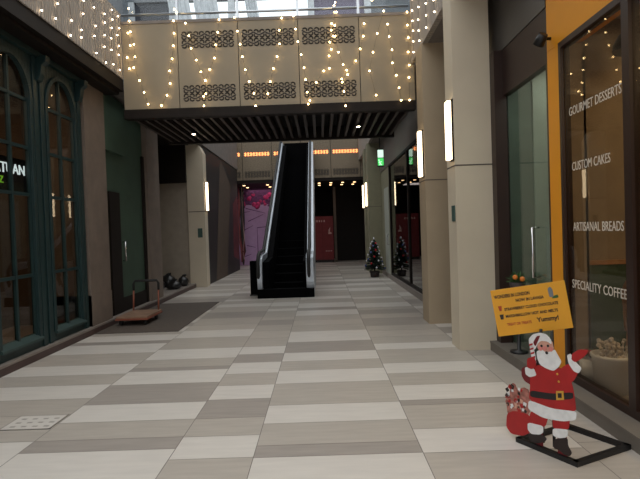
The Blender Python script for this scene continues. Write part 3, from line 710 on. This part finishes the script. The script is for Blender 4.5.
def btext(body, x, z, size, matname, wdt, xsh=0):
    org = BC + bx * x + bz * z + nb * .001 - WL(st)
    mt = basis(org, bx, bz, nb)
    o = text('lettering', body, size, mt, matname, st, .0006, bold=.035)
    xs_ = [(v.co - org).dot(bx) for v in o.data.vertices]; k_ = wdt / (max(xs_) - min(xs_))
    for v in o.data.vertices: v.co += bx * ((v.co - org).dot(bx) * (k_ - 1))
    o.parent = sb; 
    for v in o.data.vertices: v.co += WL(st) - WL(sb)
    return o
btext('WONDERS IN LONDON', -.215, .098, .031, 'ink', .225)
btext('NOW IN LAVASA', -.085, .060, .027, 'ink', .175)
btext('STRAWBERRY CLOUD CHOCOLATE', -.165, .010, .026, 'ink', .335)
btext('MARSHMALLOW HOT AND MELTS', -.165, -.037, .026, 'ink', .325)
btext('TREAT OR TREATS', -.165, -.092, .024, 'ink_red', .155)
btext('Yummy!', .025, -.090, .040, 'ink', .135)
def bpoly(name, pts, matname, h_=.001):
    b = B(); b.prism([BC + bx * x + bz * z + nb * .0005 for x, z in pts], nb * h_); o = b.build(name, matname, st)
    o.parent = sb; return o
bpoly('icon', [(-.197, .012), (-.183, .012), (-.178, .046), (-.202, .046)], 'ink_red')
bpoly('icon', [(-.198, -.045), (-.180, -.045), (-.176, -.012), (-.202, -.012)], 's_brown')
bpoly('icon', rounded([(.125, .060), (.150, .060), (.152, .105), (.140, .130), (.122, .118)]), 'upper_grey')
bpoly('icon', rounded([(.135, .050), (.180, .050), (.176, .072), (.150, .066)]), 'leaf')

# ------------------------------------------------------------------ escalator
es = thing('escalator', (-.83, 11.0, 0), 'dark escalator with steel sides rising away under the footbridge', 'escalator')
prof = [(11.15, 0), (11.02, .35), (11.02, .70), (11.12, .88), (11.3, .95), (12.2, .98), (19.1, 4.93), (19.95, 4.95), (19.95, 3.2), (19.0, 2.85), (13.9, 0)]
for x0, x1 in ((-1.47, -1.36), (-.36, -.19)):
    b = B(); b.prism([(x0, y, z) for y, z in prof], (x1 - x0, 0, 0)); b.build('balustrade', 'steel_sky', es, bevel=.006)
for x0, x1 in ((-1.36, -1.22), (-.44, -.36)):
    b = B(); b.prism([(x0, y, z) for y, z in ((11.2, 0), (11.2, .80), (12.2, .86), (19.1, 4.82), (19.95, 4.84), (19.95, 3.3), (19.0, 2.9), (13.9, 0))], (x1 - x0, 0, 0)); b.build('inner_deck', 'matte_black', es)
hr = [(11.25, .30), (11.07, .42), (10.98, .6), (11.0, .82), (11.14, .96), (11.35, 1.02), (12.2, 1.05), (15., 2.65), (19.1, 5.0), (19.95, 5.02)]
for x in (-1.44, -.30):
    b = B(); b.tube([(x, y, z) for y, z in hr], .04, 10); b.build('handrail', 'rubber', es)
b = B(); b.box(-1.22, -.44, 11.15, 12.1, 0, .03); b.build('floor_plate', 'matte_black', es)
b = B(); b.box(-1.47, -.19, 10.98, 11.2, 0, .20); b.build('comb_plinth', 'matte_black', es)
sp = B(); sp.box(-.385, .385, 0, .36, -.42, 0)
st0 = sp.build('step', 'matte_black', es, local=True)  # near-black colour carries the shade of the unlit stair
for i in range(20):
    loc = Vector((-.83, 12.1 + .345 * i, .02 + .2 * (i + 1))) - es.location
    if loc.z < .5:
        pass
    if i == 0: st0.location = loc
    else: dup(st0, es, loc)
b = B(); b.prism([(-1.34, y, z) for y, z in ((12.3, 0), (13.9, 0), (19.0, 2.9), (19.95, 3.2), (19.95, 3.6), (18.9, 3.55))], (.96, 0, 0)); b.build('truss', 'matte_black', es)
b = B(); b.box(-1.22, -.44, 18.95, 19.98, 3.9, 4.02); b.build('upper_plate', 'matte_black', es)
b = B(); b.box(-1.36, -.36, 19.90, 19.96, 4.02, 5.05); b.build('dark_screen', 'matte_black', es)  # added black sheet, continues the darkness above the steps
t = thing('bollard', (-1.62, 11.6, 0), 'short black post standing left of the escalator foot', 'post')
b = B(); b.box(-1.70, -1.54, 11.52, 11.68, .02, .82); b.build('post', 'matte_black', t, bevel=.01)
b = B(); b.box(-1.72, -1.52, 11.50, 11.70, 0, .03); b.build('base', 'black', t)

# ------------------------------------------------------------------ far gallery
YF = 20.
fg = B(); fs = [-4.3, -3.1, -1.9, -.7, .5, 1.7, 2.9]
for a, b_ in zip(fs, fs[1:]):
    fg.box(a + .01, b_ - .01, YF, YF + .06, 3.62, 5.15)
    scroll(fg, a + .08, b_ - .08, 4.60, 4.74, YF - .004, 2); scroll(fg, a + .08, b_ - .08, 3.72, 3.98, YF - .004, 1)
fg.box(-4.3, 2.9, YF + .03, YF + .2, 3.5, 5.18, 3)
struct(fg.build('wall_gallery', ['gallery_panel', 'pattern', 'pattern_lit', 'brown_dark']), 'perforated gallery parapet at the far end with backlit pattern')
g = B(); g.box(-5.2, 3, YF + .2, 25.5, 3.5, 4.05)
struct(g.build('ceiling_far', 'brown_dark'))
g = B(); g.box(-5.2, 3, 25.3, 25.5, 0, 3.5); g.box(-5.2, -5.0, 20, 25.3, 0, 3.5); g.box(2.1, 2.3, 19.3, 25.3, 0, 3.6); g.box(2.1, 2.3, 16.1, 19.3, 0, 4.28)
struct(g.build('wall_back', 'dark_far'))
g = B(); g.box(.62, .74, 22.9, 23.0, 0, 3.5)
struct(g.build('trim_5', 'brown_stone'))
g = B(); g.box(.74, 2.1, 23.4, 23.5, 0, 3.5); struct(g.build('wall_opening', 'dark_far'))
# lilac mural
t = thing('mural_panel', (-2.9, 22.4, 0), 'lilac mural wall with violet strokes left of the escalator', 'mural')
g = B(); g.box(-4.2, -1.4, 22.4, 22.5, 0, 2.75); g.build('panel', 'purple', t)
g = B(); rg = random.Random(4)
for (xa, za, xb, zb) in ((-3.4, 2.6, -2.5, 2.35), (-3.3, 2.0, -2.6, 2.3), (-3.5, 1.6, -3.1, 1.8), (-2.9, .3, -2.9, 1.7), (-2.9, 1.7, -2.2, 1.75), (-3.4, .9, -3.0, .8), (-3.6, 2.4, -3.2, 2.45), (-2.4, .2, -2.4, 1.2), (-3.5, .4, -3.2, .5)):
    d = Vector((xb - xa, zb - za)).normalized(); n_ = Vector((-d.y, d.x)) * .022
    g.prism([(xa + n_.x, 22.395, za + n_.y), (xb + n_.x * .4, 22.395, zb + n_.y * .4), (xb - n_.x * .4, 22.395, zb - n_.y * .4), (xa - n_.x, 22.395, za - n_.y)], (0, .004, 0))
g.build('stroke', 'purple_line', t)
g = B(); g.box(-4.2, -1.4, 22.4, 22.5, 2.75, 3.5, 1)
for i in range(60):
    x = rg.uniform(-4.1, -1.5); z = rg.uniform(2.6, 3.25); rr = rg.uniform(.05, .12)
    g.ball((x, 22.4, z), rr, 8, 5, i % 3 == 0, (1, .3, 1))
g.build('flower_band', ['magenta', 'plum'], t)
t = thing('display_board', (.1, 22.6, 0), 'dark red display board right of the escalator at the far end', 'board')
g = B(); g.box(-.45, .58, 22.6, 22.68, .12, 2.12); g.build('board', 'red_board', t)
g = B(); g.box(-.45, .58, 22.58, 22.7, 0, .12); g.build('plinth', 'black', t)
g = B()
for x in (.075, ): g.box(x - .01, x + .01, 22.59, 22.6, .12, 2.12)
for z in (.75, 1.4): g.box(-.45, .58, 22.59, 22.6, z - .006, z + .006)
g.build('panel_joint', 's_red_dark', t)
g = B()
for i in range(5): g.box(-.30 + i * .11, -.24 + i * .11, 22.59, 22.6, 1.86, 1.95)
g.prism([(.34, 22.592, 1.30), (.50, 22.592, 1.30), (.48, 22.592, 1.38), (.42, 22.592, 1.40), (.44, 22.592, 1.62), (.36, 22.592, 1.50)], (0, .008, 0))
for i in range(4): g.box(.2 + i * .08, .25 + i * .08, 22.59, 22.6, .5, .54)
g.build('mark', 'pinkish', t)
for i, x in enumerate((-3.2, -2.2, .0, .5, 1.0, 1.5)):
    for j, y in enumerate((20.9, 21.9)):
        t = thing('ceiling_light', (x, y, 3.5), 'tiny warm downlight in the dark far gallery ceiling', 'light', 'tiny downlights in the far ceiling')
        g = B(); g.lathe((x, y, 3.48), [(.055, 0), (.055, .02)], 12); g.build('lens', 'far_down', t)
# far upper storey seen over the bridge
g = B(); g.box(-8, 6, 21.4, 21.6, 5.3, 9.0, 0); g.box(-8, 6, 21.4, 21.6, 11.6, 12.4, 0)
for x in (-7.9, -6.1, -3.55, -.1, 2.35, 5.4): g.box(x - .14, x + .14, 21.35, 21.65, 9.0, 11.6, 1)
g.box(-7.76, -6.24, 21.5, 21.6, 9.0, 11.6, 2); g.box(.04, 2.2, 21.5, 21.6, 9., 11.6, 3); g.box(2.5, 5.3, 21.5, 21.6, 9., 11.6, 0)
struct(g.build('wall_far', ['upper_grey', 'upper_white', 'upper_dark', 'upper_violet']))
for i, (xa, xb) in enumerate(((-5.9, -5.0), (-4.8, -3.8), (-2.6, -2.1))):
    g = B(); n = 14; pts = []
    for q in range(n + 1):
        x = xa + (xb - xa) * q / n; pts.append((x, 21.2 + .05 * math.sin(q * 1.9)))
    for (ax, ay), (bx_, by_) in zip(pts, pts[1:]):
        g.prism([(ax, ay, 9.0), (bx_, by_, 9.0), (bx_ - .35, by_, 11.6), (ax - .35, ay, 11.6)], (0, .02, 0))
    tag(g.build('drape', 'upper_white'), ('white drape at the far upper storey, left one', 'white drape at the far upper storey, middle one', 'narrow white drape before the bright far sky opening')[i], 'drape', 'drapes on the far upper storey')

# ------------------------------------------------------------------ things on the floor
m = B(); m.box(-3.56, -2.26, 7.56, 10.65, 0.001, .012)
tag(m.build('floor_mat', 'mat_floor', bevel=.003), 'large dark brown floor mat before the green recess', 'mat')
gt = thing('access_cover', (-2.4, 3.97, 0), 'pale square access cover with dark slots set in the floor', 'floor cover')
g = B(); g.box(-2.60, -2.19, 3.83, 4.13, .0005, .006); g.build('plate', 'tile_light', gt)
g = B()
for a, b_, c_, d_ in ((-2.60, -2.19, 3.83, 3.84), (-2.60, -2.19, 4.12, 4.13), (-2.60, -2.59, 3.83, 4.13), (-2.20, -2.19, 3.83, 4.13)): g.box(a, b_, c_, d_, .002, .0075)
for i in range(4):
    for j in range(3): g.box(-2.54 + i * .09, -2.50 + i * .09, 3.88 + j * .08, 3.90 + j * .08, .002, .0075)
g.build('slot', 'tile_dark', gt)
# platform trolley
tr = thing('platform_trolley', (-3.2, 8.25, .012), 'low orange platform trolley with black-topped handle standing on the dark mat', 'trolley')
g = B(); g.box(-3.45, -2.93, 8.1, 8.85, .135, .165); g.build('platform', 'trolley_deck', tr, bevel=.008)
g = B(); g.box(-3.46, -2.92, 8.09, 8.86, .105, .135); g.build('chassis', 'orange_metal', tr, bevel=.004)
for x in (-3.42, -2.97):
    g = B(); g.tube([(x, 8.80, .16), (x, 8.84, .52)], .016, 8); g.build('handle_post', 'orange_metal', tr)
g = B(); g.tube([(-3.42, 8.84, .52), (-3.42, 8.85, .64), (-3.39, 8.85, .69), (-3.0, 8.85, .69), (-2.97, 8.85, .64), (-2.97, 8.84, .52)], .022, 8); g.build('handle_grip', 'rubber', tr)
for x in (-3.40, -2.99):
    for y in (8.2, 8.72):
        g = B(); g.tube([(x - .018, y, .062), (x + .018, y, .062)], .05, 14); g.build('wheel', 'rubber', tr)
        g = B(); g.box(x - .03, x + .03, y - .03, y + .03, .085, .106); g.build('caster', 'black', tr)
# black bags in the alcove
def bag(x, y, rx, ry, h_, seed, label):
    t = thing('rubbish_bag', (x, y, .115), label, 'bag', 'black bags in the alcove')
    rg = random.Random(seed); g = B(); n = 14; rings = [(.75, 0), (1., .18), (1.02, .4), (.85, .62), (.5, .82), (.18, .93)]
    vs = []
    for fr_, fz in rings:
        vs.append([g.bm.verts.new((x + rx * fr_ * math.cos(2 * PI * k / n) * rg.uniform(.86, 1.1), y + ry * fr_ * math.sin(2 * PI * k / n) * rg.uniform(.86, 1.1), .117 + h_ * fz * rg.uniform(.95, 1.05))) for k in range(n)])
    for v in vs[0]: v.co.z = .117
    for a, b_ in zip(vs, vs[1:]):
        for k in range(n):
            f = g.bm.faces.new((a[k], a[(k + 1) % n], b_[(k + 1) % n], b_[k])); f.smooth = True
    g.bm.faces.new(vs[0][::-1]); g.bm.faces.new(vs[-1]); g.build('sack', 'bag', t)
    g = B(); g.tube([(x, y, .11 + h_ * .92), (x + .03, y, .115 + h_ * .98), (x + .08, y - .02, .115 + h_ * .96)], [.04, .02, .035], 8); g.build('knot', 'bag', t)
bag(-3.80, 12.5, .19, .18, .24, 1, 'black rubbish bag at the alcove front, nearest the walkway')
bag(-4.26, 12.6, .20, .18, .27, 2, 'black rubbish bag in the middle of the alcove pile, beside the front bag')
bag(-4.14, 13.1, .22, .2, .36, 3, 'tallest black rubbish bag, at the back of the alcove pile')
bag(-4.72, 12.8, .18, .2, .28, 4, 'black rubbish bag deepest inside the alcove')
bag(-3.76, 13.2, .14, .17, .30, 5, 'small black rubbish bag against the beige pillar')

# small decorated tree
t = thing('christmas_tree', (1.62, 15.05, 0), 'small dark decorated fir tree before the olive pillar', 'tree')
g = B(); g.lathe((1.62, 15.05, 0), [(.13, 0), (.15, .18), (.14, .18)], 16); g.build('pot', 'pot', t)
g = B(); g.tube([(1.62, 15.05, .15), (1.62, 15.05, 1.1)], [.02, .008], 8); g.build('trunk', 'brown_dark', t)
g = B(); rg = random.Random(8)
for i in range(420):
    z = .24 + .9 * (i / 420); rr = .30 * (1 - (z - .24) / 1.0) + .03; a = rg.uniform(0, 2 * PI); c = Vector((1.62, 15.05, z))
    e = c + Vector((math.cos(a) * rr, math.sin(a) * rr, -.05 + rg.uniform(-.03, .04))); s_ = Vector((-math.sin(a), math.cos(a), 0)) * .025
    g.prism([c, e * .6 + c * .4 + s_, e, e * .6 + c * .4 - s_], (0, 0, .012))
g.build('foliage', 'pine', t)
for i in range(34):
    z = .26 + .85 * i / 34; rr = .29 * (1 - (z - .24) / 1.0) + .03; a = i * 2.4
    g = B(); g.ball((1.62 + rr * math.cos(a), 15.05 + rr * math.sin(a), z), .032, 8, 6); g.build('bauble', ('bauble_blue', 'bauble_white', 'bauble_white', 'bauble_red')[i % 4], t)
g = B(); g.ball((1.62, 15.05, 1.18), .035, 8, 6); g.build('tree_topper', 'bauble_white', t)

# ------------------------------------------------------------------ light, sky, camera
wd = bpy.data.worlds.new('World'); S.world = wd; wd.use_nodes = True; nt = wd.node_tree
bg = nt.nodes['Background']; tc = nt.nodes.new('ShaderNodeTexCoord'); sx = nt.nodes.new('ShaderNodeSeparateXYZ'); rp = nt.nodes.new('ShaderNodeValToRGB')
nt.links.new(tc.outputs['Generated'], sx.inputs[0]); nt.links.new(sx.outputs['Z'], rp.inputs[0]); nt.links.new(rp.outputs[0], bg.inputs[0])
e = rp.color_ramp.elements; e[0].position = 0.; e[0].color = (.20, .185, .17, 1); e[1].position = .35; e[1].color = (.84, .86, .86, 1)
bg.inputs[1].default_value = 1.95
def area(name, loc, sx_, sy_, power, col, rot=(0, 0, 0)):
    l = bpy.data.lights.new(name, 'AREA'); l.shape = 'RECTANGLE'; l.size = sx_; l.size_y = sy_; l.energy = power; l.color = col
    o = bpy.data.objects.new(name, l); COL.objects.link(o); o.location = loc; o.rotation_euler = rot; return o
area('cafe_fill', (3.6, 2.6, 3.25), 1.2, 3., 48, (1, .78, .45))  # added fill without a fixture, brightens the cafe behind the glass
area('shop_fill', (-5.2, 5.5, 3.85), 1., 3., 26, (1, .68, .42))  # unseen warm fill added to lift the shop interior
area('lobby_fill', (2.8, 5.15, 3.25), .5, .7, 4.5, (1, 1, .9))  # added fill, no real lamp here; lightens the lobby walls
area('gallery_fill', (-1.5, 22., 3.42), 3.5, 1., 10, (1, .85, .8))  # broad fill without a fixture, brightens mural and red board

cam = bpy.data.cameras.new('Camera'); co = bpy.data.objects.new('Camera', cam); COL.objects.link(co); S.camera = co
cam.sensor_fit = 'HORIZONTAL'; cam.sensor_width = 36.; cam.lens = 490. / 640. * 36.; cam.clip_end = 200
p_, yw, rl = .0195, -.0022, .0337
F = Vector((math.sin(yw) * math.cos(p_), math.cos(yw) * math.cos(p_), -math.sin(p_)))
R0 = F.cross(Vector((0, 0, 1))).normalized(); D0 = F.cross(R0)
Rr = math.cos(rl) * R0 + math.sin(rl) * D0; Dd = -math.sin(rl) * R0 + math.cos(rl) * D0
co.matrix_world = basis(Vector((0, 0, 1.5)), Rr, -Dd, -F)

S.view_settings.view_transform = 'Standard'; S.view_settings.look = 'None'; S.view_settings.gamma = 1; S.view_settings.exposure = 0
S.view_settings.use_curve_mapping = False
S.cycles.use_denoising = True
S.cycles.sample_clamp_indirect = 4.
S.cycles.max_bounces = 8; S.cycles.transparent_max_bounces = 12
